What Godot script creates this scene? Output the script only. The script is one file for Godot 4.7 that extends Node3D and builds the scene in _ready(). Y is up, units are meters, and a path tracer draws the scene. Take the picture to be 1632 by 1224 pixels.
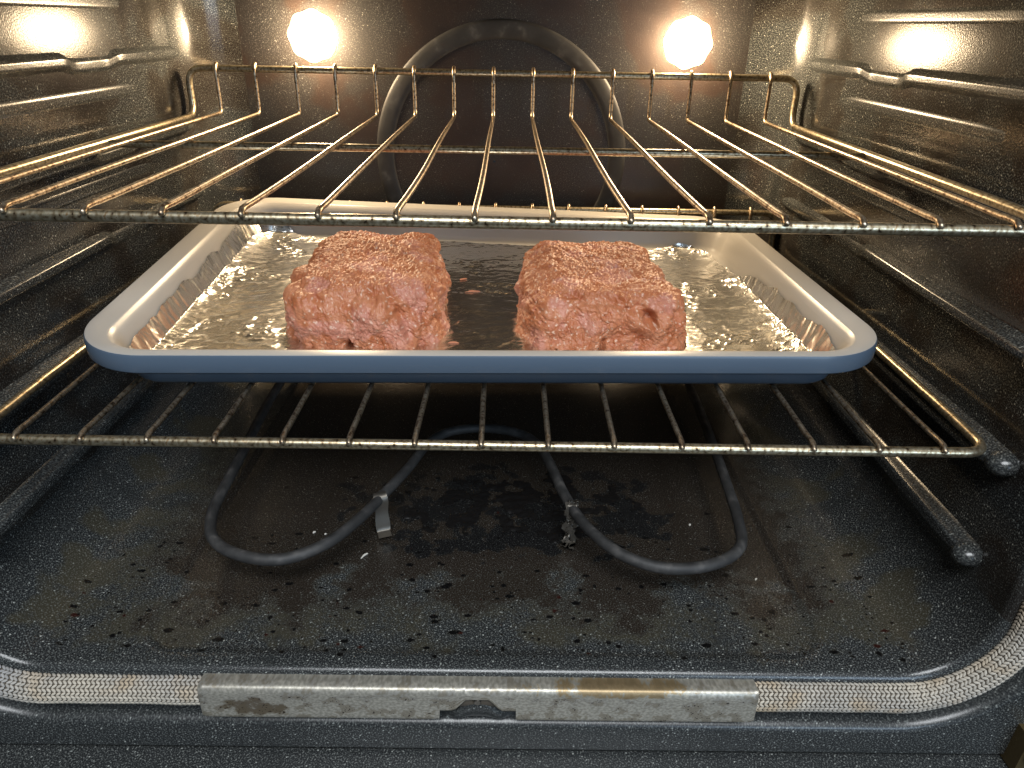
extends Node3D
# An open electric oven: two wire racks, a blue tray lined with foil, two raw meat loaves.
# Units are metres. x runs across the oven, y is up, z comes out of the oven; the upper rack lies at y = 0.

const PITCH := 0.0394            # distance between rack wires
const HALF_W := 0.325            # half width of the cavity
const FLOOR_Y := -0.285
const CEIL_Y := 0.19
const BACK_Z := -0.45
const FRONT_Z := 0.038
const CORNER := 0.05             # radius of the cavity's long corners
const BACK_R := 0.055            # radius where the walls meet the back
const RACK_DEPTH := 0.4098
const RACK_STOP := 0.0417
const LOWER_RACK := Vector3(0.003, -0.1346, -0.0013)

var M := {}
var rng := RandomNumberGenerator.new()

func _ready() -> void:
	rng.seed = 7
	set_view()
	set_light()
	make_materials()
	build_oven()
	build_racks()
	build_tray()
	build_foil()
	build_loaves()
	build_scraps()

# ---------------------------------------------------------------- view and light
func set_view() -> void:
	var cam := Camera3D.new()
	cam.name = "camera"
	cam.position = Vector3(0.0169, 0.087, 0.3598)
	cam.rotation = Vector3(-0.4710, -0.0089, 0.0188)
	cam.fov = rad_to_deg(2.0 * atan(612.0 / 1131.0))
	cam.near = 0.02
	cam.far = 20.0
	add_child(cam)
	cam.current = true
	var env := Environment.new()
	env.background_mode = Environment.BG_COLOR
	env.background_color = Color(0.30, 0.33, 0.36)
	env.background_energy_multiplier = 0.25
	env.tonemap_mode = Environment.TONE_MAPPER_LINEAR
	env.tonemap_exposure = 1.0
	env.sdfgi_enabled = true
	env.ssao_enabled = true
	env.ssil_enabled = true
	var we := WorldEnvironment.new()
	we.name = "environment"
	we.environment = env
	add_child(we)

func set_light() -> void:
	# the kitchen's ceiling light, behind and above the photographer
	var a := AreaLight3D.new()
	a.name = "kitchen_ceiling_light"
	a.area_size = Vector2(1.2, 0.7)
	a.light_color = Color(0.97, 0.985, 1.0)
	a.light_energy = 4.4
	a.shadow_enabled = true
	add_child(a)
	a.position = Vector3(0.1, 1.36, 1.10)
	a.look_at(Vector3(0.0, -0.25, 0.0), Vector3.UP)

	# daylight from the kitchen window behind the photographer
	var w := AreaLight3D.new()
	w.name = "kitchen_window_light"
	w.area_size = Vector2(1.3, 1.0)
	w.light_color = Color(0.80, 0.90, 1.0)
	w.light_energy = 2.7
	w.shadow_enabled = true
	add_child(w)
	w.position = Vector3(1.35, 0.60, 2.25)
	w.look_at(Vector3(0.0, -0.15, 0.0), Vector3.UP)

# ---------------------------------------------------------------- helpers
func lin(r: float, g: float, b: float) -> Color:
	return Color(r, g, b).linear_to_srgb()

func mat(c: Color, rough: float, metal := 0.0, spec := 0.5) -> StandardMaterial3D:
	var m := StandardMaterial3D.new()
	m.albedo_color = c
	m.roughness = rough
	m.metallic = metal
	m.metallic_specular = spec
	return m

func noise(sd: int, freq: float, oct := 3, kind := FastNoiseLite.TYPE_SIMPLEX_SMOOTH) -> FastNoiseLite:
	var n := FastNoiseLite.new()
	n.seed = sd
	n.frequency = freq
	n.noise_type = kind
	n.fractal_type = FastNoiseLite.FRACTAL_FBM if oct > 1 else FastNoiseLite.FRACTAL_NONE
	n.fractal_octaves = oct
	return n

func tex(im: Image) -> ImageTexture:
	im.generate_mipmaps()
	return ImageTexture.create_from_image(im)

func noise_tex(sd: int, size: int, freq: float, oct: int, kind := FastNoiseLite.TYPE_SIMPLEX_SMOOTH) -> ImageTexture:
	return tex(noise(sd, freq, oct, kind).get_seamless_image(size, size))

func ramp_tex(sd: int, size: int, freq: float, oct: int, stops: Array) -> ImageTexture:
	# noise through a colour ramp; stops are [offset, Color]
	var src := noise(sd, freq, oct).get_seamless_image(size, size)
	src.convert(Image.FORMAT_L8)
	var g := Gradient.new()
	g.offsets = PackedFloat32Array(stops.map(func(s): return s[0]))
	g.colors = PackedColorArray(stops.map(func(s): return s[1]))
	var lut := []
	for i in 256:
		lut.append(g.sample(i / 255.0))
	var d := src.get_data()
	var out := PackedByteArray()
	out.resize(size * size * 4)
	for i in size * size:
		var c: Color = lut[d[i]]
		out[i * 4] = c.r8
		out[i * 4 + 1] = c.g8
		out[i * 4 + 2] = c.b8
		out[i * 4 + 3] = c.a8
	return tex(Image.create_from_data(size, size, false, Image.FORMAT_RGBA8, out))

func mesh_from(v: PackedVector3Array, ix: PackedInt32Array, uv := PackedVector2Array(), uv2 := PackedVector2Array(), col := PackedColorArray()) -> ArrayMesh:
	var n := PackedVector3Array()
	n.resize(v.size())
	for t in range(0, ix.size(), 3):
		var a := ix[t]
		var b := ix[t + 1]
		var c := ix[t + 2]
		var f := (v[c] - v[a]).cross(v[b] - v[a])
		n[a] += f
		n[b] += f
		n[c] += f
	for i in n.size():
		n[i] = n[i].normalized()
	var arr := []
	arr.resize(Mesh.ARRAY_MAX)
	arr[Mesh.ARRAY_VERTEX] = v
	arr[Mesh.ARRAY_NORMAL] = n
	arr[Mesh.ARRAY_INDEX] = ix
	if uv.size():
		arr[Mesh.ARRAY_TEX_UV] = uv
	if uv2.size():
		arr[Mesh.ARRAY_TEX_UV2] = uv2
	if col.size():
		arr[Mesh.ARRAY_COLOR] = col
	var m := ArrayMesh.new()
	m.add_surface_from_arrays(Mesh.PRIMITIVE_TRIANGLES, arr)
	return m

func grid_index(nu: int, nv: int, wrap := false, flip := false) -> PackedInt32Array:
	# (nu x nv) vertices, row after row; wrap closes each row
	var ix := PackedInt32Array()
	for j in nv - 1:
		for i in (nu if wrap else nu - 1):
			var a := j * nu + i
			var b := j * nu + (i + 1) % nu
			var c := a + nu
			var d := b + nu
			if flip:
				ix.append_array([a, c, b, b, c, d])
			else:
				ix.append_array([a, b, c, b, d, c])
	return ix

func part(called: String, m: Mesh, material: Material, parent: Node3D) -> MeshInstance3D:
	var o := MeshInstance3D.new()
	o.name = called
	o.mesh = m
	o.material_override = material
	parent.add_child(o, true)
	return o

func thing(called: String, label: String, category: String, group := "") -> Node3D:
	var o := Node3D.new()
	o.name = called
	add_child(o, true)
	describe(o, label, category, group)
	return o

func describe(o: Node3D, label: String, category: String, group := "") -> void:
	o.set_meta("label", label)
	o.set_meta("category", category)
	if group != "":
		o.set_meta("group", group)

func rounded(pts: Array, r: float, steps := 6) -> PackedVector3Array:
	# a polyline whose inner corners are rounded; each corner may bring its own radius
	var out := PackedVector3Array()
	for i in pts.size():
		var p: Vector3 = pts[i]
		if i == 0 or i == pts.size() - 1:
			out.append(p)
			continue
		var a: Vector3 = pts[i - 1]
		var b: Vector3 = pts[i + 1]
		var k := minf(r, minf(p.distance_to(a), p.distance_to(b)) * 0.49)
		var p0 := p + (a - p).normalized() * k
		var p2 := p + (b - p).normalized() * k
		for s in steps + 1:
			var t := s / float(steps)
			out.append(p0.lerp(p, t).lerp(p.lerp(p2, t), t))
	return out

func tube(path: PackedVector3Array, r: float, sides := 10, round_ends := true, closed := false) -> ArrayMesh:
	var v := PackedVector3Array()
	var uv := PackedVector2Array()
	var rings := []        # [centre, radius, tangent]
	var n := path.size()
	for i in n:
		var t: Vector3
		if closed:
			t = (path[(i + 1) % n] - path[(i - 1 + n) % n]).normalized()
		else:
			t = (path[mini(i + 1, n - 1)] - path[maxi(i - 1, 0)]).normalized()
		rings.append([path[i], r, t])
	if closed:
		rings.append(rings[0])
	elif round_ends:
		var t0: Vector3 = rings[0][2]
		var t1: Vector3 = rings[-1][2]
		var head := []
		var tail := []
		for k in 4:
			var a := PI / 2 * (k + 1) / 4.0
			tail.append([path[n - 1] + t1 * r * sin(a), maxf(r * cos(a), r * 0.02), t1])
			head.push_front([path[0] - t0 * r * sin(a), maxf(r * cos(a), r * 0.02), t0])
		rings = head + rings + tail
	var up := Vector3.UP if absf((rings[0][2] as Vector3).y) < 0.9 else Vector3.RIGHT
	var length := 0.0
	for i in rings.size():
		var c: Vector3 = rings[i][0]
		var t: Vector3 = rings[i][2]
		var side := t.cross(up).normalized()
		up = side.cross(t).normalized()
		if i:
			length += c.distance_to(rings[i - 1][0])
		for s in sides:
			var a := TAU * s / sides
			v.append(c + (side * cos(a) + up * sin(a)) * (rings[i][1] as float))
			uv.append(Vector2(s / float(sides), length))
	return mesh_from(v, grid_index(sides, rings.size(), true), uv)

func box(sz: Vector3) -> BoxMesh:
	var b := BoxMesh.new()
	b.size = sz
	return b

# ---------------------------------------------------------------- materials
func make_materials() -> void:
	# speckled enamel: dark slate ground with fine pale specks, 0.3 m of it to the tile
	var n := 1024
	var im: Image = ramp_tex(5, n, 0.20, 2, [[0.0, Color(0.10, 0.105, 0.11)], [0.46, Color(0.15, 0.157, 0.16)], [0.60, Color(0.22, 0.228, 0.225)], [0.72, Color(0.34, 0.35, 0.345)], [0.84, Color(0.52, 0.53, 0.51)], [1.0, Color(0.64, 0.64, 0.62)]]).get_image()
	im.clear_mipmaps()
	for k in 3000:
		var q := rng.randf()
		var c := Color(0.30, 0.32, 0.32).lerp(Color(0.74, 0.75, 0.72), q * q)
		var x := rng.randi() % n
		var y := rng.randi() % n
		for o in ([[0, 0], [1, 0], [0, 1], [1, 1]] if q < 0.7 else [[0, 0], [1, 0], [0, 1], [1, 1], [2, 0], [2, 1], [0, 2], [1, 2], [-1, 1]]):
			im.set_pixel((x + o[0] + n) % n, (y + o[1]) % n, c)
	M.speckle = tex(im)
	M.pebble = noise_tex(3, 1024, 0.17, 2)
	M.enamel_floor = enamel(0.26, 0.0045)
	M.enamel_floor.detail_enabled = true
	M.enamel_floor.detail_albedo = floor_stains()
	M.enamel_floor.detail_uv_layer = BaseMaterial3D.DETAIL_UV_2
	M.enamel_floor.detail_blend_mode = BaseMaterial3D.BLEND_MODE_MIX
	M.enamel_wall = enamel(0.12, 0.0042)
	var film := ramp_tex(21, 512, 0.012, 4, [[0.0, Color(0.17, 0.13, 0.09, 0.0)], [0.45, Color(0.17, 0.13, 0.09, 0.06)], [0.62, Color(0.16, 0.125, 0.09, 0.5)], [1.0, Color(0.08, 0.06, 0.05, 0.8)]])
	M.enamel_wall.detail_enabled = true
	M.enamel_wall.detail_albedo = film
	M.enamel_wall.detail_uv_layer = BaseMaterial3D.DETAIL_UV_2
	M.enamel_back = enamel(0.38, 0.007)
	M.enamel_back.albedo_color = Color(0.8, 0.78, 0.78)
	M.enamel_back.detail_enabled = true
	M.enamel_back.detail_albedo = ramp_tex(33, 512, 0.009, 4, [[0.0, Color(0.15, 0.13, 0.12, 0.2)], [0.45, Color(0.15, 0.12, 0.11, 0.45)], [0.6, Color(0.165, 0.12, 0.10, 0.8)], [1.0, Color(0.10, 0.075, 0.07, 0.95)]])
	M.enamel_back.detail_uv_layer = BaseMaterial3D.DETAIL_UV_2
	M.enamel_frame = enamel(0.30, 0.005)
	M.enamel_guide = enamel(0.22, 0.005)
	for m in [M.enamel_frame, M.enamel_guide]:
		m.uv1_triplanar = true
		m.uv1_world_triplanar = true
		m.uv1_scale = Vector3.ONE / 0.3
	M.ring = mat(Color.WHITE, 0.6)
	M.ring.albedo_texture = ramp_tex(41, 512, 0.02, 4, [[0.0, Color(0.09, 0.09, 0.095)], [0.5, Color(0.13, 0.13, 0.135)], [0.72, Color(0.17, 0.17, 0.175)], [1.0, Color(0.32, 0.32, 0.32)]])
	M.ring.uv1_triplanar = true
	M.ring.uv1_scale = Vector3.ONE * 4.0

	# heat-stained chrome of the racks: straw, bronze and grey with burnt specks
	M.rack = mat(Color.WHITE, 0.36, 0.9)
	M.rack.albedo_texture = ramp_tex(52, 1024, 0.03, 5, [[0.0, Color(0.16, 0.12, 0.09)], [0.28, Color(0.30, 0.23, 0.18)], [0.36, Color(0.60, 0.51, 0.41)], [0.52, Color(0.72, 0.65, 0.55)], [0.66, Color(0.74, 0.71, 0.64)], [0.80, Color(0.55, 0.44, 0.33)], [1.0, Color(0.30, 0.21, 0.15)]])
	M.rack.uv1_triplanar = true
	M.rack.uv1_scale = Vector3.ONE * 7.0
	M.rack.heightmap_enabled = false
	M.rack_frame = mat(Color.WHITE, 0.33, 0.9)
	M.rack_frame.albedo_texture = ramp_tex(57, 1024, 0.05, 5, [[0.0, Color(0.10, 0.07, 0.05)], [0.17, Color(0.16, 0.11, 0.08)], [0.23, Color(0.52, 0.45, 0.35)], [0.5, Color(0.70, 0.65, 0.54)], [0.68, Color(0.78, 0.75, 0.66)], [0.84, Color(0.64, 0.52, 0.37)], [1.0, Color(0.46, 0.31, 0.20)]])
	M.rack_frame.uv1_triplanar = true
	M.rack_frame.uv1_scale = Vector3.ONE * 5.0

	M.element = mat(Color.WHITE, 0.62)
	M.element.albedo_texture = ramp_tex(61, 512, 0.02, 4, [[0.0, Color(0.11, 0.108, 0.106)], [0.42, Color(0.18, 0.178, 0.176)], [0.62, Color(0.22, 0.216, 0.212)], [1.0, Color(0.40, 0.385, 0.37)]])
	M.element.uv1_triplanar = true
	M.element.uv1_scale = Vector3.ONE * 6.0
	M.clip = mat(Color(0.40, 0.38, 0.35), 0.42, 0.75)
	M.zinc = mat(Color.WHITE, 0.42, 0.55)
	M.zinc.albedo_texture = zinc_image()
	M.steel = mat(Color(0.55, 0.53, 0.50), 0.35, 0.95)
	M.brass = mat(Color(0.42, 0.36, 0.24), 0.45, 0.7)

	M.cream = mat(Color(0.63, 0.62, 0.60), 0.34)
	M.cream.heightmap_enabled = true
	M.cream.heightmap_texture = M.pebble
	M.cream.heightmap_scale = 0.002
	M.cream.uv1_triplanar = true
	M.cream.uv1_scale = Vector3.ONE * 6.0
	M.blue = mat(Color(0.30, 0.355, 0.415), 0.36)
	M.foil = mat(Color(0.93, 0.925, 0.91), 0.22, 1.0)

	M.meat = mat(Color.WHITE, 0.45)
	M.meat.vertex_color_use_as_albedo = true
	M.meat.heightmap_enabled = true
	M.meat.heightmap_texture = noise_tex(71, 512, 0.075, 3)
	M.meat.heightmap_scale = 0.04
	M.meat.uv1_triplanar = true
	M.meat.uv1_scale = Vector3.ONE * 16.0
	M.meat.subsurf_scatter_enabled = false
	M.meat.subsurf_scatter_strength = 0.12
	M.crust = mat(Color(0.085, 0.08, 0.078), 0.34)
	M.crumb = mat(Color(0.78, 0.76, 0.72), 0.7)

	M.glass_glow = mat(Color(1, 0.95, 0.85), 0.3)
	M.glass_glow.emission_enabled = true
	M.glass_glow.emission = Color(1.0, 0.90, 0.70)
	M.glass_glow.emission_energy_multiplier = 5.0

	M.braid = mat(Color.WHITE, 0.75)
	M.braid.vertex_color_use_as_albedo = true
	M.braid_core = mat(Color(0.30, 0.27, 0.23), 0.9)

func enamel(rough: float, relief: float) -> StandardMaterial3D:
	var m := mat(Color.WHITE, rough)
	m.albedo_texture = M.speckle
	m.heightmap_enabled = true
	m.heightmap_texture = M.pebble
	m.heightmap_scale = relief
	m.uv1_scale = Vector3(1.0 / 0.3, 1.0 / 0.3, 1.0)
	return m

func floor_stains() -> ImageTexture:
	# what has dripped and baked on: u across the floor (-0.36 .. 0.36 m along it), v from the front (z = 0.04) to the back (-0.46)
	var w := 1024
	var h := 768
	var n1 := noise(101, 0.010, 5).get_image(w, h)
	var n2 := noise(102, 0.035, 4).get_image(w, h)
	var n3 := noise(103, 0.16, 2).get_image(w, h)
	for q in [n1, n2, n3]:
		q.convert(Image.FORMAT_L8)
	var a := n1.get_data()
	var b := n2.get_data()
	var c := n3.get_data()
	var out := PackedByteArray()
	out.resize(w * h * 4)
	for j in h:
		var z := 0.04 - 0.5 * j / h
		for i in w:
			var k := j * w + i
			var x := -0.36 + 0.72 * i / w
			var f := (a[k] - 128) / 128.0
			var g := (b[k] - 128) / 128.0
			var s := (c[k] - 128) / 128.0
			var edge := absf(x - 0.005) - 0.235
			# brown film of baked grease, thickest round the element, breaking up into grain towards the front
			var d := -0.014 - z + f * 0.05 + g * 0.02 + minf(0.0, -edge * 0.5)
			var film := clampf(d / 0.03 + s * 0.45, 0.0, 1.0)
			if edge > 0.0:
				film *= clampf(1.0 - edge / 0.035 + g * 0.6, 0.0, 1.0)
			# olive tinge over the outer front corners
			var ol := clampf((0.018 - z + g * 0.012 + f * 0.012) / 0.012, 0.0, 1.0) * clampf(0.72 + f * 1.2 + s * 0.5, 0.0, 1.0) * clampf((0.30 - absf(x) + f * 0.06) / 0.02, 0.0, 1.0)
			var br := clampf((f * 1.5 + g * 0.9 - 0.05) * 2.0, 0.0, 1.0) * clampf((0.02 - z) / 0.02, 0.0, 1.0)
			var r0 := lerpf(0.265, 0.155, film)
			var g0 := lerpf(0.24, 0.12, film)
			var b0 := lerpf(0.17, 0.08, film)
			var al := maxf(maxf(film * 0.72, ol * 0.48), br * 0.5 * film)
			# burnt-on tar around the clips
			var px := (x - 0.03) / 0.13
			var pz := (z + 0.135) / 0.055
			var tar := clampf((1.0 - px * px - pz * pz + f * 1.6 + g * 1.2 - 0.25) * 3.0, 0.0, 1.0)
			if tar > 0.0:
				r0 = lerpf(r0, 0.055, tar)
				g0 = lerpf(g0, 0.05, tar)
				b0 = lerpf(b0, 0.05, tar)
				al = maxf(al, tar * 0.8)
			out[k * 4] = int(r0 * 255)
			out[k * 4 + 1] = int(g0 * 255)
			out[k * 4 + 2] = int(b0 * 255)
			out[k * 4 + 3] = int(clampf(al, 0, 1) * 255)
	# spatters: small burnt drops, a few of them dark red
	var im := Image.create_from_data(w, h, false, Image.FORMAT_RGBA8, out)
	for k in 1000:
		var x := rng.randf_range(-0.29, 0.29)
		var z := 0.026 - absf(rng.randfn(0.0, 0.075))
		var q := rng.randf()
		var rr := 0.0004 + 0.0017 * pow(q, 6.0)
		var ell := rng.randf_range(0.6, 2.2) if q > 0.5 else 1.0
		var col := Color(0.035, 0.03, 0.03, 0.95) if rng.randf() > 0.08 else Color(0.17, 0.055, 0.03, 0.9)
		var cx := (x + 0.36) / 0.72 * w
		var cy := (0.04 - z) / 0.5 * h
		var px := rr / 0.72 * w * ell
		var py := rr / 0.5 * h
		for jj in range(int(cy - py) - 1, int(cy + py) + 2):
			for ii in range(int(cx - px) - 1, int(cx + px) + 2):
				if ii < 0 or jj < 0 or ii >= w or jj >= h:
					continue
				var e := pow((ii - cx) / maxf(px, 0.5), 2) + pow((jj - cy) / maxf(py, 0.5), 2) + rng.randf_range(-0.25, 0.25)
				if e < 1.0:
					im.set_pixel(ii, jj, col)
	return tex(im)

func zinc_image() -> ImageTexture:
	var w := 1024
	var h := 128
	var n1 := noise(201, 0.02, 4).get_image(w, h)
	var n2 := noise(202, 0.12, 3).get_image(w, h)
	n1.convert(Image.FORMAT_L8)
	n2.convert(Image.FORMAT_L8)
	var a := n1.get_data()
	var b := n2.get_data()
	var im := Image.create(w, h, false, Image.FORMAT_RGB8)
	for j in h:
		for i in w:
			var f := (a[j * w + i] - 128) / 128.0
			var g := (b[j * w + i] - 128) / 128.0
			var c := Color(0.60, 0.585, 0.54).lerp(Color(0.76, 0.74, 0.69), clampf(0.5 + g * 0.9, 0, 1))
			c = c.lerp(Color(0.56, 0.55, 0.53), clampf(f * 1.1, 0, 0.45))
			# brown grease: along the top flange right of the middle, and blotches near the far end
			var x := i / float(w)
			var y := j / float(h)
			var s := clampf((1.0 - pow((x - 0.74) / 0.13, 2.0) - pow((y - 0.15) / 0.16, 2.0) + f + g * 0.6) * 1.6, 0, 0.75)
			c = c.lerp(Color(0.52, 0.41, 0.24), s * 0.85)
			s = clampf((1.0 - pow((x - 0.10) / 0.05, 2.0) - pow((y - 0.66) / 0.2, 2.0) + f * 2.0 + g) * 1.4, 0, 0.7)
			c = c.lerp(Color(0.36, 0.31, 0.25), s)
			s = clampf((f * 1.2 - g * 0.4 + absf(y - 0.3) - 0.55) * 2.4, 0, 0.55)
			c = c.lerp(Color(0.50, 0.44, 0.33), s * 0.5)
			if g > 0.46 and f > 0.3 and y > 0.35:
				c = Color(0.12, 0.08, 0.06)
			im.set_pixel(i, j, c)
	return tex(im)

# ---------------------------------------------------------------- the oven
func cavity_loop(inset: float) -> Array:
	# the cavity's cross-section: a rounded rectangle from the middle of the floor round to it again; each entry is [x, y, arc length without inset]
	var hw := HALF_W - inset
	var y0 := FLOOR_Y + inset
	var y1 := CEIL_Y - inset
	var r := maxf(CORNER - inset * 0.5, 0.012)
	var out := []
	var stops := [[Vector2(hw - r, y0 + r), -PI / 2], [Vector2(hw - r, y1 - r), 0.0], [Vector2(-hw + r, y1 - r), PI / 2], [Vector2(-hw + r, y0 + r), PI]]
	# straight runs are filled with a fixed number of steps so that every loop has the same count
	var runs := [110, 90, 60, 90, 110]
	var prev := Vector2(0.0, y0)
	for k in 5:
		var nxt: Vector2
		if k < 4:
			nxt = stops[k][0] + Vector2.from_angle(stops[k][1]) * r
		else:
			nxt = Vector2(0.0, y0)
		for i in runs[k]:
			out.append(prev.lerp(nxt, i / float(runs[k])))
		if k < 4:
			for i in 14:
				out.append(stops[k][0] + Vector2.from_angle(stops[k][1] + PI / 2 * i / 14.0) * r)
			prev = stops[k][0] + Vector2.from_angle(stops[k][1] + PI / 2) * r
	out.append(Vector2(0.0, y0))
	return out

func taper(z: float) -> float:
	# the cavity narrows a little towards the back
	return lerpf(1.0, 0.970, clampf((FRONT_Z - z) / (FRONT_Z - BACK_Z), 0.0, 1.0))

func floor_relief(x: float, z: float) -> float:
	# the pressed pan of the floor: 1.6 mm lower inside a rounded outline
	var q := Vector2(maxf(absf(x - 0.004) - 0.205, 0.0), maxf(absf(z + 0.19) - 0.187, 0.0))
	return -0.0026 * (1.0 - smoothstep(0.0220, 0.0265, q.length()))

func build_oven() -> void:
	var oven := thing("oven", "open electric oven with dark speckled enamel cavity and two lit lamps", "oven")
	# rings from the lip at the front to where the walls have turned into the back: [z, inset]
	var rings := []
	for k in 7:
		var a := PI / 2 * (1.0 - k / 6.0)
		rings.append([FRONT_Z - 0.006 + 0.006 * sin(a), -0.006 * sin(a) * 0.0 - 0.006 * (1.0 - cos(a))])
	var steps := 130
	for k in range(1, steps + 1):
		rings.append([lerpf(FRONT_Z - 0.006, BACK_Z + BACK_R, k / float(steps)), 0.0])
	for k in range(1, 13):
		var a := PI / 2 * k / 12.0
		rings.append([BACK_Z + BACK_R - BACK_R * sin(a), BACK_R * (1.0 - cos(a))])
	var base := cavity_loop(0.0)
	var arc := [0.0]
	for i in range(1, base.size()):
		arc.append(arc[-1] + (base[i] as Vector2).distance_to(base[i - 1]))
	var total: float = arc[-1]
	var corner_at := [110 + 14, 110 + 14 + 90 + 7, 110 + 28 + 90 + 60 + 7, 110 + 42 + 90 + 60 + 90]
	var shapes := {}
	var loops := []
	for r in rings:
		loops.append(cavity_loop(r[1]))
	var count := base.size()
	var spans := {"cavity_floor": [corner_at[3] - (count - 1), corner_at[0]], "side_wall": [corner_at[0], corner_at[1]], "cavity_ceiling": [corner_at[1], corner_at[2]], "side_wall_other": [corner_at[2], corner_at[3]]}
	for key in spans:
		var i0: int = spans[key][0]
		var i1: int = spans[key][1]
		var v := PackedVector3Array()
		var uv := PackedVector2Array()
		var uv2 := PackedVector2Array()
		var nu := i1 - i0 + 1
		for k in rings.size():
			var z: float = rings[k][0]
			for i in range(i0, i1 + 1):
				var at := i if i >= 0 else i + count - 1
				var p: Vector2 = loops[k][at]
				var s: float = arc[at] if i >= 0 else arc[at] - total
				var y := p.y
				if key == "cavity_floor":
					y += floor_relief(p.x, z) if absf(p.x) < 0.27 and rings[k][1] <= 0.02 else 0.0
				v.append(Vector3(p.x * taper(z), y, z))
				uv.append(Vector2(s, z - rings[k][1]))
				if key == "cavity_floor":
					uv2.append(Vector2((s + 0.36) / 0.72, (0.04 - z) / 0.5))
				else:
					uv2.append(Vector2(s / 0.55, z / 0.55))
		shapes[key] = mesh_from(v, grid_index(nu, rings.size()), uv, uv2)
	var fl := part("cavity_floor", shapes["cavity_floor"], M.enamel_floor, oven)
	build_floor_residue(fl)
	part("cavity_ceiling", shapes["cavity_ceiling"], M.enamel_wall, oven)
	var right := part("side_wall", shapes["side_wall"], M.enamel_wall, oven)
	var left := part("side_wall", shapes["side_wall_other"], M.enamel_wall, oven)
	for w in [[right, 1.0], [left, -1.0]]:
		for k in 6:
			var y := -0.2019 + 0.0673 * k
			var wide := 0.0100 if k == 0 else 0.0080
			part("rack_guide", guide_mesh(w[1], y - 0.0122 - (0.003 if k == 0 else 0.0), wide, 0.3075 if k == 1 or k == 3 else 0.3125, -0.425, 0.004, true), M.enamel_guide, w[0])
			# rounded nub that closes the guide at the front
			var nub := SphereMesh.new()
			nub.radius = 0.0080
			nub.height = 0.0160
			nub.radial_segments = 28
			nub.rings = 14
			var kb := part("guide_nub", nub, M.enamel_guide, w[0])
			kb.position = Vector3(w[1] * (HALF_W * taper(0.0) - 0.0045), y - 0.0125 - (0.003 if k == 0 else 0.0), -0.003)
			kb.scale = Vector3(1.25, 0.95, 1.15)
			if k >= 2 and k <= 4:
				part("tilt_stop", guide_mesh(w[1], y + 0.029, 0.0080, 0.0018, -0.33, -0.095, false), M.enamel_guide, w[0])
	build_back(oven)
	build_front(oven)
	build_element(oven)
	for x in [-0.184, 0.196]:
		build_lamp(oven, x)

func guide_mesh(side: float, yc: float, hh: float, depth: float, z0: float, z1: float, jog: bool) -> ArrayMesh:
	# a ridge pressed into the side wall, rounded off at both ends
	var ns := 90
	var nt := 17
	var v := PackedVector3Array()
	var uv := PackedVector2Array()
	var uv2 := PackedVector2Array()
	for s in ns:
		# denser towards the ends
		var t := s / float(ns - 1)
		t = t - sin(TAU * t) * 0.12
		var z := lerpf(z0, z1, t)
		var from_end := minf(z - z0, z1 - z)
		var e := clampf(from_end / 0.028, 0.0, 1.0)
		var reach := maxf(HALF_W * taper(z) - depth, 0.006) if jog else depth
		var dep := reach * sqrt(maxf(1.0 - (1.0 - e) * (1.0 - e), 0.0))
		var half := hh * (0.75 + 0.25 * e)
		var y := yc
		if jog:
			var j := smoothstep(-0.30, -0.285, z) * (1.0 - smoothstep(-0.235, -0.22, z))
			y -= 0.004 * j
			dep -= 0.004 * j
			half *= 1.0 + 0.14 * (1.0 - smoothstep(0.006, 0.02, z1 - z))
		for k in nt:
			var q := -1.0 + 2.0 * k / (nt - 1)
			var prof := 1.0 - smoothstep(0.30, 1.0, absf(q))
			v.append(Vector3(side * (HALF_W * taper(z) + 0.001 - dep * prof), y + half * q, z))
			uv.append(Vector2(y + q * 0.012 + side, z))
			uv2.append(Vector2((y + q * 0.012) / 0.55, z / 0.55))
	return mesh_from(v, grid_index(nt, ns, false, side < 0.0), uv, uv2)

func build_back(oven: Node3D) -> void:
	var loop := cavity_loop(BACK_R)
	var n := loop.size() - 1
	var v := PackedVector3Array()
	var uv := PackedVector2Array()
	var uv2 := PackedVector2Array()
	var c := Vector2(0.0, -0.05)
	var rows := 14
	for j in rows:
		for i in n:
			var p: Vector2 = (loop[i] as Vector2).lerp(c, j / float(rows - 1) * 0.995)
			v.append(Vector3(p.x * taper(BACK_Z), p.y, BACK_Z))
			uv.append(p)
			uv2.append(p / 0.5)
	var back := part("back_wall", mesh_from(v, grid_index(n, rows, true), uv, uv2), M.enamel_back, oven)
	# the round pressed rim in the middle of the back
	v = PackedVector3Array()
	var prof := [[-0.010, -0.001], [-0.009, 0.0008], [-0.0068, 0.0017], [-0.003, 0.0021], [0.003, 0.0021], [0.0068, 0.0017], [0.009, 0.0008], [0.010, -0.001]]
	for k in 129:
		var a := TAU * k / 128.0
		for p in prof:
			var r: float = 0.127 + p[0]
			v.append(Vector3(0.0075 + r * cos(a), -0.046 + r * sin(a), BACK_Z + p[1]))
	part("round_rim", mesh_from(v, grid_index(prof.size(), 129)), M.ring, back)

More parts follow.
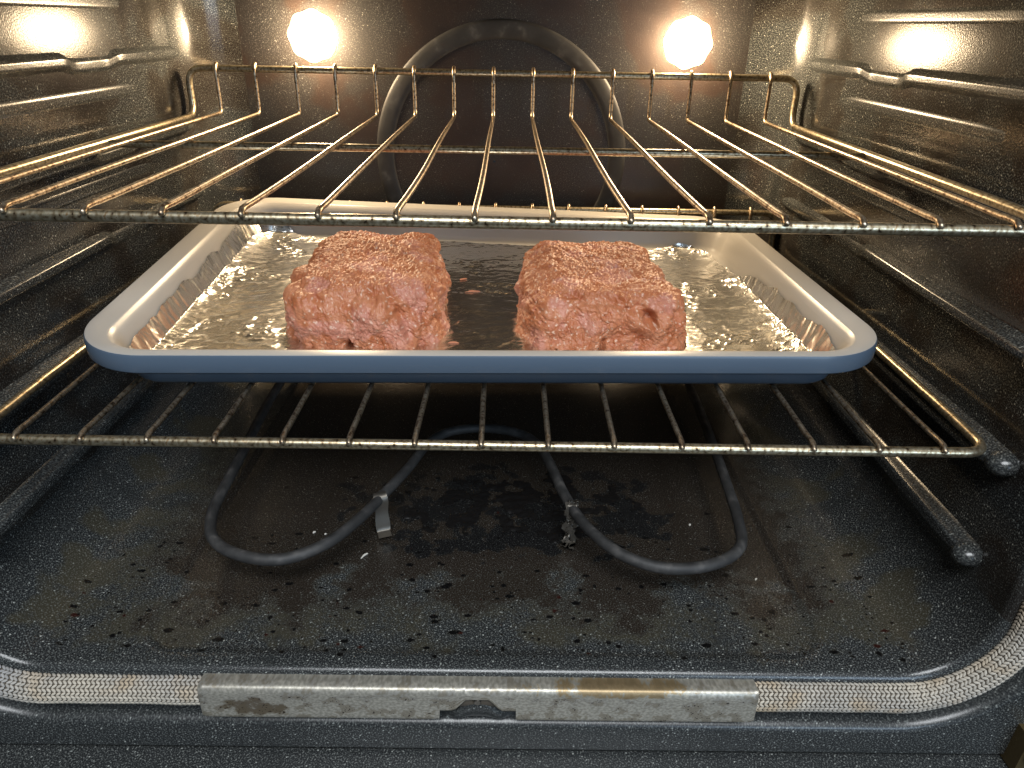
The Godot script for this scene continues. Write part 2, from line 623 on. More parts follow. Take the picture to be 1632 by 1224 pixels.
func build_lamp(oven: Node3D, x: float) -> void:
	var lamp := Node3D.new()
	lamp.name = "oven_lamp"
	oven.add_child(lamp, true)
	lamp.position = Vector3(x, 0.0715, BACK_Z)
	# pressed steel collar behind the glass
	var v := PackedVector3Array()
	var prof := [[0.0222, -0.001], [0.0222, 0.0015], [0.0215, 0.002], [0.019, 0.002], [0.018, 0.001]]
	for k in 49:
		var a := TAU * k / 48.0
		for p in prof:
			v.append(Vector3(p[0] * cos(a), p[0] * sin(a), p[1]))
	part("collar", mesh_from(v, grid_index(prof.size(), 49)), M.enamel_frame, lamp)
	# fluted glass cover with eight lobes
	v = PackedVector3Array()
	var cov := [[0.0225, 0.002], [0.0235, 0.006], [0.0240, 0.011], [0.0235, 0.016], [0.0215, 0.0205], [0.018, 0.0235], [0.012, 0.0255], [0.005, 0.0262], [0.0003, 0.0264]]
	var sides := 96
	for p in cov:
		for k in sides:
			var a := TAU * k / sides
			var lobe := 1.0 + 0.035 * cos(a * 8.0 + 0.6)
			if p[1] < 0.004 or p[0] < 0.013:
				lobe = 1.0
			v.append(Vector3(p[0] * lobe * cos(a), p[0] * lobe * sin(a), p[1]))
	part("lamp_glass", mesh_from(v, grid_index(sides, cov.size(), true)), M.glass_glow, lamp)
	var o := OmniLight3D.new()
	o.name = "lamp_bulb"
	o.light_color = Color(1.0, 0.875, 0.70)
	o.light_energy = 0.10
	o.light_size = 0.016
	o.omni_range = 4.0
	o.omni_attenuation = 2.0
	o.shadow_enabled = true
	lamp.add_child(o, true)
	o.position = Vector3(0, 0, 0.0145)

func spline(pts: Array, per: int) -> PackedVector3Array:
	var out := PackedVector3Array()
	for i in pts.size() - 1:
		var p0: Vector3 = pts[maxi(i - 1, 0)]
		var p1: Vector3 = pts[i]
		var p2: Vector3 = pts[i + 1]
		var p3: Vector3 = pts[mini(i + 2, pts.size() - 1)]
		for k in per:
			out.append(p1.cubic_interpolate(p2, p0, p3, k / float(per)))
	out.append(pts[-1])
	return out

func build_element(oven: Node3D) -> void:
	var y := -0.2555
	var xz := [[-0.222, -0.447], [-0.222, -0.36], [-0.2205, -0.26], [-0.2165, -0.19], [-0.213, -0.13], [-0.2095, -0.085], [-0.197, -0.054], [-0.172, -0.037], [-0.141, -0.033], [-0.114, -0.050], [-0.095, -0.080], [-0.081, -0.113], [-0.066, -0.152], [-0.054, -0.190], [-0.036, -0.212], [-0.005, -0.220], [0.028, -0.212], [0.047, -0.190], [0.0575, -0.153], [0.066, -0.113], [0.079, -0.076], [0.101, -0.044], [0.131, -0.029], [0.165, -0.033], [0.191, -0.052], [0.199, -0.085], [0.203, -0.13], [0.207, -0.19], [0.211, -0.27], [0.213, -0.36], [0.214, -0.447]]
	var pts := []
	for p in xz:
		pts.append(Vector3(p[0], y, p[1]))
	var e := Node3D.new()
	e.name = "bake_element"
	oven.add_child(e, true)
	part("heating_loop", tube(spline(pts, 6), 0.0043, 14, false), M.element, e)
	# two sheet-metal feet that carry the loop; the second is crumpled
	for c in [[-0.0835, -0.107, 0.0, 0.35], [0.0705, -0.098, 1.0, -0.2]]:
		var nu := 9
		var nv := 17
		var v := PackedVector3Array()
		var crumple: float = c[2]
		for j in nv:
			var t := j / float(nv - 1)
			# down from over the loop to the floor, then out as a foot
			var p: Vector2
			if t < 0.3:
				var a := PI * (1.0 - t / 0.3)
				p = Vector2(cos(a) * 0.0052, 0.0052 * sin(a))
			elif t < 0.82:
				p = Vector2(0.0052 - 0.001 * sin((t - 0.3) * 9.0), -0.0275 * (t - 0.3) / 0.52)
			else:
				p = Vector2(0.0052 + 0.010 * (t - 0.82) / 0.18, -0.0278)
			for i in nu:
				var w := (i / float(nu - 1) - 0.5) * (0.011 - crumple * 0.004 * absf(sin(t * 11.0)))
				var jx := crumple * 0.0022 * sin(i * 2.3 + j * 1.7) + 0.0004 * sin(i * 1.1 + j)
				var jz := crumple * 0.0018 * sin(i * 1.3 - j * 2.9)
				v.append(Vector3(w, p.y, p.x + jz) + Vector3(jx, 0, 0))
		var clip := part("support_clip", mesh_from(v, grid_index(nu, nv)), M.clip, e)
		clip.position = Vector3(c[0], y, c[1])
		clip.rotation.y = c[3]

func build_floor_residue(fl: Node3D) -> void:
	# flaking burnt crust round the feet of the element
	var n1 := noise(301, 38.0, 3)
	var n2 := noise(302, 130.0, 3)
	var cell := noise(303, 110.0, 1, FastNoiseLite.TYPE_CELLULAR)
	cell.cellular_return_type = FastNoiseLite.RETURN_DISTANCE2_SUB
	var nu := 220
	var nv := 130
	var hts := PackedFloat32Array()
	var v := PackedVector3Array()
	for j in nv:
		for i in nu:
			var x := lerpf(-0.125, 0.165, i / float(nu - 1))
			var z := lerpf(-0.215, -0.070, j / float(nv - 1))
			var px := (x - 0.03) / 0.115
			var pz := (z + 0.142) / 0.052
			var m := 1.0 - px * px - pz * pz + n1.get_noise_2d(x, z) * 1.5 - 0.62
			var h := -1.0
			if m > 0.0:
				h = clampf(m * 3.0, 0.0, 1.0) * 0.0012 * (0.55 + 0.8 * clampf(cell.get_noise_2d(x, z) + 1.0, 0.0, 1.0)) + n2.get_noise_2d(x, z) * 0.0006
			hts.append(h)
			v.append(Vector3(x, FLOOR_Y - 0.0026 + maxf(h, 0.0) + 0.0003, z))
	var ix := PackedInt32Array()
	for j in nv - 1:
		for i in nu - 1:
			var a := j * nu + i
			if hts[a] > 0.0 and hts[a + 1] > 0.0 and hts[a + nu] > 0.0 and hts[a + nu + 1] > 0.0:
				ix.append_array([a, a + 1, a + nu, a + 1, a + nu + 1, a + nu])
	var o := part("burnt_crust", mesh_from(v, ix), M.crust, fl)
	o.set_meta("kind", "stuff")

func frame_loop(off: float, r: float, steps: int) -> PackedVector3Array:
	# rounded rectangle outside the opening, closed, from the middle of the bottom counter-clockwise
	var hw := HALF_W + off
	var y0 := FLOOR_Y - off
	var y1 := CEIL_Y + off
	var out := PackedVector3Array()
	var cs := [[Vector2(hw - r, y0 + r), -PI / 2], [Vector2(hw - r, y1 - r), 0.0], [Vector2(-hw + r, y1 - r), PI / 2], [Vector2(-hw + r, y0 + r), PI]]
	var prev := Vector2(0, y0)
	for k in 5:
		var nxt: Vector2 = (cs[k][0] + Vector2.from_angle(cs[k][1]) * r) if k < 4 else Vector2(0, y0)
		for i in 24:
			var p := prev.lerp(nxt, i / 24.0)
			out.append(Vector3(p.x, p.y, 0))
		if k < 4:
			for i in steps:
				var p: Vector2 = cs[k][0] + Vector2.from_angle(cs[k][1] + PI / 2 * i / steps) * r
				out.append(Vector3(p.x, p.y, 0))
			prev = cs[k][0] + Vector2.from_angle(cs[k][1] + PI / 2) * r
	return out

func build_front(oven: Node3D) -> void:
	# the face of the oven round the opening: a channel for the gasket, then a flat frame
	var prof := [[0.006, FRONT_Z], [0.0068, FRONT_Z - 0.002], [0.0072, FRONT_Z - 0.006], [0.009, FRONT_Z - 0.008], [0.034, FRONT_Z - 0.008], [0.037, FRONT_Z - 0.006], [0.0385, FRONT_Z + 0.002], [0.0405, FRONT_Z + 0.006], [0.044, FRONT_Z + 0.0075], [0.0635, FRONT_Z + 0.0075], [0.066, FRONT_Z + 0.006], [0.067, FRONT_Z + 0.002], [0.067, -0.03]]
	var v := PackedVector3Array()
	var uv := PackedVector2Array()
	var n := 0
	for p in prof:
		var l := frame_loop(p[0], CORNER + p[0] if p[0] < 0.06 else 0.012, 16)
		n = l.size()
		var s := 0.0
		for i in n:
			v.append(Vector3(l[i].x, l[i].y, p[1]))
			uv.append(Vector2(l[i].x, l[i].y + p[1]))
	part("front_frame", mesh_from(v, grid_index(n, prof.size(), true, true), uv), M.enamel_frame, oven)
	# braided gasket all round the opening
	var path := frame_loop(0.0155, CORNER + 0.016, 20)
	for i in path.size():
		path[i].z = FRONT_Z + 0.001
	var g := part("door_gasket", tube(path, 0.0096, 18, false, true), M.braid_core, oven)
	build_braid(g, path, 0.0098)
	build_bracket(oven)
	# lowered door: its inner panel lies below the opening
	var door := part("oven_door", door_mesh(), M.enamel_frame, oven)
	door.position = Vector3(0, -0.3530, -0.012)
	# hinge at the lower corner of the frame
	var hg := Node3D.new()
	hg.name = "door_hinge"
	oven.add_child(hg, true)
	hg.position = Vector3(0.366, -0.335, 0.050)
	var hm := box(Vector3(0.018, 0.034, 0.014))
	part("hinge_plate", hm, M.brass, hg)
	var cy := CylinderMesh.new()
	cy.top_radius = 0.009
	cy.bottom_radius = 0.009
	cy.height = 0.005
	cy.radial_segments = 28
	var roller := part("roller", cy, M.brass, hg)
	roller.rotation.x = PI / 2
	roller.position = Vector3(0.002, 0.004, 0.0098)

func door_mesh() -> ArrayMesh:
	var hw := 0.38
	var pts := [Vector2(0.052, -0.03), Vector2(0.052, -0.004), Vector2(0.053, -0.001), Vector2(0.056, 0.0), Vector2(0.52, 0.0), Vector2(0.524, -0.001), Vector2(0.526, -0.004), Vector2(0.526, -0.03)]
	var v := PackedVector3Array()
	var uv := PackedVector2Array()
	for k in 5:
		var x := lerpf(-hw, hw, k / 4.0)
		for p in pts:
			v.append(Vector3(x, p.y, p.x))
			uv.append(Vector2(x, p.x + p.y))
	return mesh_from(v, grid_index(pts.size(), 5, false, true), uv)

func build_braid(gasket: Node3D, path: PackedVector3Array, r: float) -> void:
	# the plaited glass-fibre sleeve: rows of slanting stitches, every second row leaning the other way
	var st := SphereMesh.new()
	st.radius = 1.0
	st.height = 2.0
	st.radial_segments = 6
	st.rings = 4
	var n := path.size()
	var total := 0.0
	for i in n:
		total += path[i].distance_to(path[(i + 1) % n])
	var xf := []
	var cols := []
	var rows := 26
	var step := 0.0030
	var tone := noise(401, 9.0, 3)
	var tone2 := noise(402, 60.0, 2)
	var seg := 0
	var acc := 0.0
	var cnt := int(total / step)
	for k in cnt:
		var s := total * k / cnt
		while s > acc + path[seg].distance_to(path[(seg + 1) % n]):
			acc += path[seg].distance_to(path[(seg + 1) % n])
			seg += 1
		var a := path[seg]
		var b := path[(seg + 1) % n]
		var c := a.lerp(b, (s - acc) / a.distance_to(b))
		if c.y > -0.12 or (c.y < -0.28 and c.x > -0.17 and c.x < 0.175):
			continue
		var t := (b - a).normalized()
		var out := t.cross(Vector3(0, 0, 1)).normalized()
		for j in rows:
			var ang := TAU * j / rows
			var nrm := out * cos(ang) + Vector3(0, 0, 1) * sin(ang)
			if nrm.z < -0.35:
				continue
			var around := nrm.cross(t).normalized()
			var shift := (0.5 * step) * (j % 2) * 0.0
			var lean := 0.62 if j % 2 == 0 else -0.62
			var dir := (t * cos(lean) + around * sin(lean)).normalized()
			var across := nrm.cross(dir).normalized()
			var p := c + t * shift + nrm * (r + 0.0006 * tone.get_noise_3dv(c * 2.0))
			xf.append(Transform3D(Basis(dir * 0.00205, nrm * 0.00075, across * 0.00095), p))
			var q := clampf(0.5 + tone.get_noise_3dv(p) * 1.1, 0.0, 1.0)
			var c1 := Color(0.47, 0.42, 0.34).lerp(Color(0.29, 0.285, 0.28), q)
			c1 = c1.lerp(Color(0.40, 0.28, 0.15), clampf(tone2.get_noise_3dv(p * 0.6) * 1.2 - 0.15, 0.0, 0.5))
			cols.append(c1 * rng.randf_range(0.85, 1.1))
	var mm := MultiMesh.new()
	mm.transform_format = MultiMesh.TRANSFORM_3D
	mm.use_colors = true
	mm.mesh = st
	mm.instance_count = xf.size()
	for i in xf.size():
		mm.set_instance_transform(i, xf[i])
		mm.set_instance_color(i, cols[i])
	var o := MultiMeshInstance3D.new()
	o.name = "braided_sleeve"
	o.multimesh = mm
	o.material_override = M.braid
	o.set_meta("kind", "stuff")
	gasket.add_child(o, true)

func build_bracket(oven: Node3D) -> void:
	# zinc clamp over the middle of the gasket: a sloping top flange, a rounded edge and a front flange with a notch
	var x0 := -0.1745
	var x1 := 0.1795
	var top := [Vector2(0.0350, -0.2895), Vector2(0.0425, -0.2880), Vector2(0.0468, -0.2876), Vector2(0.0492, -0.2890), Vector2(0.0502, -0.2920)]
	var bottom := Vector2(0.0507, -0.3130)
	var xs := []
	for k in 121:
		xs.append(lerpf(x0, x1, k / 120.0))
	var mid := 0.0015
	for q in [-0.0252, -0.0246, -0.0240, -0.0145, -0.0075, 0.0, 0.0075, 0.0145, 0.0240, 0.0246, 0.0252]:
		xs.append(mid + q)
	xs.sort()
	var nv := top.size() + 8
	var faces := []
	for side in 2:
		var v := PackedVector3Array()
		var uv := PackedVector2Array()
		for x in xs:
			var d := absf(x - mid)
			# how far down the front flange reaches here
			var low := bottom.y
			if d < 0.0246:
				low = -0.3050
				if d < 0.0150:
					low = lerpf(-0.2950, -0.3040, smoothstep(0.0065, 0.0150, d))
			if absf(x - x0) < 0.003:
				low += 0.0015 * (1.0 - absf(x - x0) / 0.003)
			if absf(x - x1) < 0.003:
				low += 0.0015 * (1.0 - absf(x - x1) / 0.003)
			for k in nv:
				var p: Vector2
				if k < top.size():
					p = top[k]
				else:
					var t := (k - top.size() + 1) / 8.0
					p = Vector2(lerpf(top[-1].x, bottom.x, t), lerpf(top[-1].y, low, t))
				if side == 1:
					p -= Vector2(0.0010, 0.0008)
				v.append(Vector3(x, p.y, p.x))
				uv.append(Vector2((x - x0) / (x1 - x0), 0.02 + 0.96 * (0.3 * k / top.size() if k < top.size() else 0.3 + 0.7 * (k - top.size() + 1) / 8.0)))
		faces.append([v, uv])
	# outer skin, inner skin and the cut edges between them
	var v: PackedVector3Array = faces[0][0] + faces[1][0]
	var uv: PackedVector2Array = faces[0][1] + faces[1][1]
	var n := xs.size()
	var ix := grid_index(nv, n, false, true)
	var inner := grid_index(nv, n)
	var off := nv * n
	for i in inner:
		ix.append(i + off)
	for i in n - 1:
		for e in [0, nv - 1]:
			var a: int = i * nv + e
			var b: int = (i + 1) * nv + e
			ix.append_array([a, b, a + off, b, b + off, a + off])
	for k in nv - 1:
		for e in [0, n - 1]:
			var a: int = e * nv + k
			ix.append_array([a, a + 1, a + off, a + 1, a + 1 + off, a + off])
	var br := part("gasket_clamp", mesh_from(v, ix, uv), M.zinc, oven)
	# enamel tongue of the frame that rises in the notch, and the screw above it
	v = PackedVector3Array()
	uv = PackedVector2Array()
	for j in 13:
		for i in 25:
			var x := mid + lerpf(-0.026, 0.026, i / 24.0)
			var t := j / 12.0
			var d := absf(x - mid)
			var peak := lerpf(-0.2972, -0.3085, smoothstep(0.003, 0.017, d))
			var y := lerpf(peak, -0.328, t)
			var z := 0.0380 + 0.0105 * (1.0 - smoothstep(0.0, 1.0, t * t)) * (1.0 - 0.7 * smoothstep(0.012, 0.026, d))
			z -= 0.008 * (1.0 - smoothstep(0.0, 0.12, t))
			v.append(Vector3(x, y, z))
			uv.append(Vector2(x, y + z))
	part("clamp_tongue", mesh_from(v, grid_index(25, 13), uv), M.enamel_frame, oven)
	var cy := CylinderMesh.new()
	cy.top_radius = 0.0022
	cy.bottom_radius = 0.0030
	cy.height = 0.003
	cy.radial_segments = 6
	var sc := part("screw", cy, M.steel, br)
	sc.position = Vector3(mid, -0.2975, 0.0495)
	sc.rotation.x = PI / 2

# ---------------------------------------------------------------- racks
func build_racks() -> void:
	var up := make_rack("oven_rack", "upper bare wire rack with bronze-stained bars above the tray", 11)
	var low := make_rack("oven_rack", "lower wire rack that carries the blue tray", 12)
	low.position = LOWER_RACK
	for r in [up, low]:
		r.set_meta("group", "wire oven racks")

func make_rack(called: String, label: String, sd: int) -> Node3D:
	var t := thing(called, label, "oven rack")
	var g := RandomNumberGenerator.new()
	g.seed = sd
	var hw := 7.75 * PITCH
	var fr := 0.0032
	var wr := 0.00175
	var yb := -0.0030
	# outer frame: one bent rod, up and over at the back
	var pts := [Vector3(0, yb - 0.001, 0.0), Vector3(hw, yb - 0.001, 0.0), Vector3(hw, yb, -0.06), Vector3(hw, yb, -RACK_DEPTH - 0.001), Vector3(hw, RACK_STOP, -RACK_DEPTH - 0.001), Vector3(-hw, RACK_STOP, -RACK_DEPTH - 0.001), Vector3(-hw, yb, -RACK_DEPTH - 0.001), Vector3(-hw, yb, -0.06), Vector3(-hw, yb - 0.001, 0.0), Vector3(0, yb - 0.001, 0.0)]
	var path := rounded(pts, 0.016, 7)
	var dense := PackedVector3Array()
	for i in path.size() - 1:
		var m := maxi(1, int(path[i].distance_to(path[i + 1]) / 0.03))
		for k in m:
			dense.append(path[i].lerp(path[i + 1], k / float(m)))
	part("frame", tube(dense, fr, 14, false, true), M.rack_frame, t)
	var bar := PackedVector3Array()
	for k in 21:
		bar.append(Vector3(lerpf(-hw, hw, k / 20.0), -0.0046, -0.2335))
	part("crossbar", tube(bar, 0.0030, 12), M.rack_frame, t)
	for i in range(-7, 8):
		var x := i * PITCH + g.randf_range(-0.0006, 0.0006)
		var w := PackedVector3Array()
		var bend := g.randf_range(-0.0016, 0.0016)
		var sag := g.randf_range(-0.0006, 0.0008)
		w.append(Vector3(x, -0.0011, 0.0033))
		w.append(Vector3(x, 0.0009, 0.0002))
		w.append(Vector3(x, 0.0011, -0.006))
		for k in 22:
			var q := k / 21.0
			w.append(Vector3(x + bend * sin(q * PI * 2.0) * (1.0 - q), 0.0008 - sag * sin(q * PI), lerpf(-0.012, -RACK_DEPTH + 0.0085, q)))
		for k in 6:
			var a := PI / 2 * k / 5.0
			w.append(Vector3(x, 0.0088 - 0.008 * cos(a), -RACK_DEPTH + 0.0085 - 0.0045 * sin(a)))
		w.append(Vector3(x, 0.025, -RACK_DEPTH + 0.004))
		w.append(Vector3(x, RACK_STOP - 0.001, -RACK_DEPTH + 0.0038))
		w.append(Vector3(x, RACK_STOP + 0.003, -RACK_DEPTH + 0.0022))
		w.append(Vector3(x, RACK_STOP + 0.0046, -RACK_DEPTH - 0.001))
		part("wire", tube(w, wr, 10), M.rack, t)
	return t

# ---------------------------------------------------------------- tray
const TRAY_HX := 0.2700
const TRAY_HZ := 0.1790
const TRAY_R := 0.054
const TRAY_AT := Vector3(0.0, -0.1, -0.2245)
const TRAY_TURN := 0.032

func tray_point(u: float, v: float, h: float) -> Vector3:
	# u to the side, v towards the front, h above the rim; the pan is warped, its back rim rides on the rack's stop
	var tb := clampf((TRAY_HZ - v) / (2.0 * TRAY_HZ), -0.2, 1.2)
	var tl := (TRAY_HX - u) / (2.0 * TRAY_HX)
	var y := tb * (0.002 + 0.0185 * tl)
	var c := cos(TRAY_TURN)
	var s := sin(TRAY_TURN)
	return TRAY_AT + Vector3(u * c + v * s, y + h, -u * s + v * c)

func tray_loop(d: float) -> Array:
	# the tray's outline, moved inwards by d
	var r := maxf(TRAY_R - d, 0.004)
	var hx := TRAY_HX - d
	var hz := TRAY_HZ - d
	var out := []
	var cs := [[Vector2(hx - r, hz - r), 0.0], [Vector2(-hx + r, hz - r), PI / 2], [Vector2(-hx + r, -hz + r), PI], [Vector2(hx - r, -hz + r), PI * 1.5]]
	for k in 4:
		for i in 17:
			out.append(cs[k][0] + Vector2.from_angle(cs[k][1] + PI / 2 * i / 16.0) * r)
		var p: Vector2 = out[-1]
		var q: Vector2 = cs[(k + 1) % 4][0] + Vector2.from_angle(cs[(k + 1) % 4][1]) * r
		for i in range(1, 14):
			out.append(p.lerp(q, i / 14.0))
	# the front flange is narrower than the others
	if d > 0.010:
		for i in out.size():
			out[i].y = front_shift(out[i].y)
	return out

func front_shift(v: float) -> float:
	return v + 0.009 * smoothstep(0.0, TRAY_HZ * 0.7, v)

func tray_skin(prof: Array, fill: bool, flip: bool) -> ArrayMesh:
	var v := PackedVector3Array()
	var n := 0
	for p in prof:
		var l := tray_loop(p[0])
		n = l.size()
		for q in l:
			v.append(tray_point(q.x, q.y, p[1]))
	var rows := prof.size()
	if fill:
		var last := tray_loop(prof[-1][0])
		for k in [0.75, 0.5, 0.25, 0.003]:
			for q in last:
				v.append(tray_point(q.x * k, q.y * k, prof[-1][1]))
			rows += 1
	return mesh_from(v, grid_index(n, rows, true, flip))

func build_tray() -> void:
	var t := thing("baking_tray", "large blue baking tray with cream coated inside, lined with foil", "baking tray")
	part("cooking_surface", tray_skin([[0.0007, -0.0003], [0.0018, 0.0], [0.006, 0.0002], [0.017, 0.0], [0.0185, -0.0006], [0.0200, -0.0022], [0.0212, -0.0030], [0.0235, -0.0062], [0.0262, -0.0140], [0.0288, -0.0235], [0.0306, -0.0280], [0.0340, -0.0308], [0.0380, -0.0316]], true, false), M.cream, t)
	part("outer_shell", tray_skin([[0.0007, -0.0003], [0.0, -0.0016], [-0.0004, -0.0060], [0.0000, -0.0118], [0.0012, -0.0132], [0.0030, -0.0122], [0.0036, -0.0080], [0.0060, -0.0030], [0.0165, -0.0014], [0.0195, -0.0036], [0.0222, -0.0066], [0.0250, -0.0146], [0.0276, -0.0240], [0.0295, -0.0290], [0.0330, -0.0320], [0.0380, -0.0328]], true, true), M.blue, t)

# ---------------------------------------------------------------- foil
func foil_edge(x: float, z: float) -> float:
	# distance from the tray's rounded outline, inwards
	var r := TRAY_R
	var q := Vector2(absf(x) - (TRAY_HX - r), absf(z) - (TRAY_HZ - r))
	var outside := Vector2(maxf(q.x, 0.0), maxf(q.y, 0.0)).length()
	return r - outside - minf(maxf(q.x, q.y), 0.0)

func foil_height(d: float) -> float:
	# lies on the bottom, swings up against the side; d is the distance from the tray's outline
	var h := -0.0308
	if d < 0.056:
		var t := (0.056 - d) / 0.024
		h += 0.0042 * minf(t, 1.0) * minf(t, 1.0)
	if d < 0.032:
		h = maxf(h, -0.0266 + (0.032 - d) * 2.35)
	return h

func axis_steps(half: float, edge: float, n_mid: int, n_edge: int) -> Array:
	var out := []
	for k in n_edge:
		out.append(-half + edge * k / n_edge)
	for k in n_mid:
		out.append(lerpf(-half + edge, half - edge, k / float(n_mid)))
	for k in n_edge + 1:
		out.append(half - edge + edge * k / n_edge)
	return out

func build_foil() -> void:
	var us := axis_steps(TRAY_HX - 0.0245, 0.024, 340, 44)
	var vs := axis_steps(TRAY_HZ - 0.0245, 0.024, 230, 36)
	var crease := noise(501, 26.0, 3)
	crease.fractal_type = FastNoiseLite.FRACTAL_RIDGED
	var swell := noise(502, 11.0, 2)
	var fine := noise(503, 120.0, 2)
	var grain := noise(504, 60.0, 2)
	var cells := noise(505, 55.0, 1, FastNoiseLite.TYPE_CELLULAR)
	cells.cellular_return_type = FastNoiseLite.RETURN_DISTANCE2_SUB
	var sharp := noise(508, 62.0, 2)
	sharp.fractal_type = FastNoiseLite.FRACTAL_RIDGED
	sharp.domain_warp_enabled = true
	sharp.domain_warp_amplitude = 0.02
	sharp.domain_warp_frequency = 30.0
	var patch := noise(506, 14.0, 2)
	var ragged := noise(507, 10.0, 3)
	var v := PackedVector3Array()
	var keep := PackedByteArray()
	for j in vs.size():
		for i in us.size():
			var x: float = us[i]
			var z: float = vs[j]
			var d := foil_edge(x, z)
			var lim := 0.0258 + 0.0030 * ragged.get_noise_2d(x * 1.0 + 7.0, z * 1.5)
			# the sheet ends lower towards the back right-hand corner
			lim += 0.016 * smoothstep(0.19, 0.25, x) * smoothstep(0.02, -0.16, z)
			lim += 0.014 * smoothstep(-0.10, -0.15, z) * smoothstep(0.22, 0.17, absf(x))
			lim += 0.004 * smoothstep(0.10, 0.17, z) * smoothstep(0.1, 0.24, absf(x))
			if d < lim:
				# pull what lies past the edge of the sheet back onto the edge
				keep.append(0)
				for it in 3:
					var gr := Vector2(foil_edge(x + 0.0002, z) - foil_edge(x - 0.0002, z), foil_edge(x, z + 0.0002) - foil_edge(x, z - 0.0002))
					gr = gr.normalized() if gr.length() > 1e-7 else Vector2.ZERO
					x += gr.x * (lim - d)
					z += gr.y * (lim - d)
					d = foil_edge(x, z)
			else:
				keep.append(1)
			var wall := 1.0 - smoothstep(0.030, 0.060, d)
			var p1 := smoothstep(-0.1, 0.5, patch.get_noise_2d(x, z))
			var h := swell.get_noise_2d(x, z) * 0.0007
			# long low ridges, sharp creases in patches, fine rolling marks
			h += (crease.get_noise_2d(x * 0.8 + z * 0.5, z * 1.6) - 0.3) * (0.00035 + 0.0007 * p1 + 0.0002 * wall)
			h += absf(fine.get_noise_2d(x * 0.35, z)) * 0.00060 * (0.5 + p1)
			h += pow(maxf(sharp.get_noise_2d(x + z * 0.3, z * 1.3), 0.0), 3.0) * (0.00025 + 0.00130 * p1)
			h += cells.get_noise_2d(x, z) * 0.0009 * smoothstep(0.25, 0.6, p1)
			h += absf(grain.get_noise_2d(x + z * 0.4, z * 2.2)) * 0.0007 * wall
			var flat := foil_height(d)
			# under the loaves the sheet is pressed flat
			h *= 1.0 - 0.75 * under_loaf(x, z)
			h = maxf(h, -0.0004)
			var p := tray_point(x, front_shift(z), flat + 0.0003 + h)
			if wall > 0.0:
				var push := (fine.get_noise_2d(z * 0.6 + x * 0.5 + 3.0, x * 0.4 - z * 0.2) * 0.0005 + grain.get_noise_2d(z * 0.28 + 5.0, x * 0.4) * 0.0012) * wall
				var inward := Vector2(-signf(x), 0.0) if absf(x) - TRAY_HX > absf(z) - TRAY_HZ else Vector2(0.0, -signf(z))
				p += Vector3(inward.x, 0, inward.y) * (0.0006 + absf(push))
			v.append(p)
	var n := us.size()
	var ix := PackedInt32Array()
	for j in vs.size() - 1:
		for i in n - 1:
			var a := j * n + i
			if keep[a] + keep[a + 1] + keep[a + n] + keep[a + n + 1] > 0:
				ix.append_array([a, a + 1, a + n, a + 1, a + n + 1, a + n])
	var o := part("aluminium_foil", mesh_from(v, ix), M.foil, self)
	describe(o, "crinkled sheet of silver aluminium foil pressed into the tray", "foil")

# ---------------------------------------------------------------- meat
const LOAVES := [
	{"u": -0.0940, "v": 0.0205, "hx": 0.0600, "hz": 0.0800, "hy": 0.0425, "turn": 0.03, "seed": 611},
	{"u": 0.0885, "v": 0.0250, "hx": 0.0635, "hz": 0.0750, "hy": 0.0410, "turn": -0.04, "seed": 637},
]

func under_loaf(x: float, z: float) -> float:
	var best := 0.0
	for l in LOAVES:
		var q: float = maxf(absf(x - l.u) / l.hx, absf(z - l.v) / l.hz)
		best = maxf(best, 1.0 - smoothstep(0.85, 1.1, q))
	return best

func build_loaves() -> void:
	var labels := ["raw meat loaf whose front shows a slanting fold and a small split at its base", "raw meat loaf with a small dark hole in its front face"]
	for k in 2:
		var l: Dictionary = LOAVES[k]
		var o := part("meat_loaf", loaf_mesh(l, k), M.meat, self)
		describe(o, labels[k], "meat loaf", "raw meat loaves on the foil")

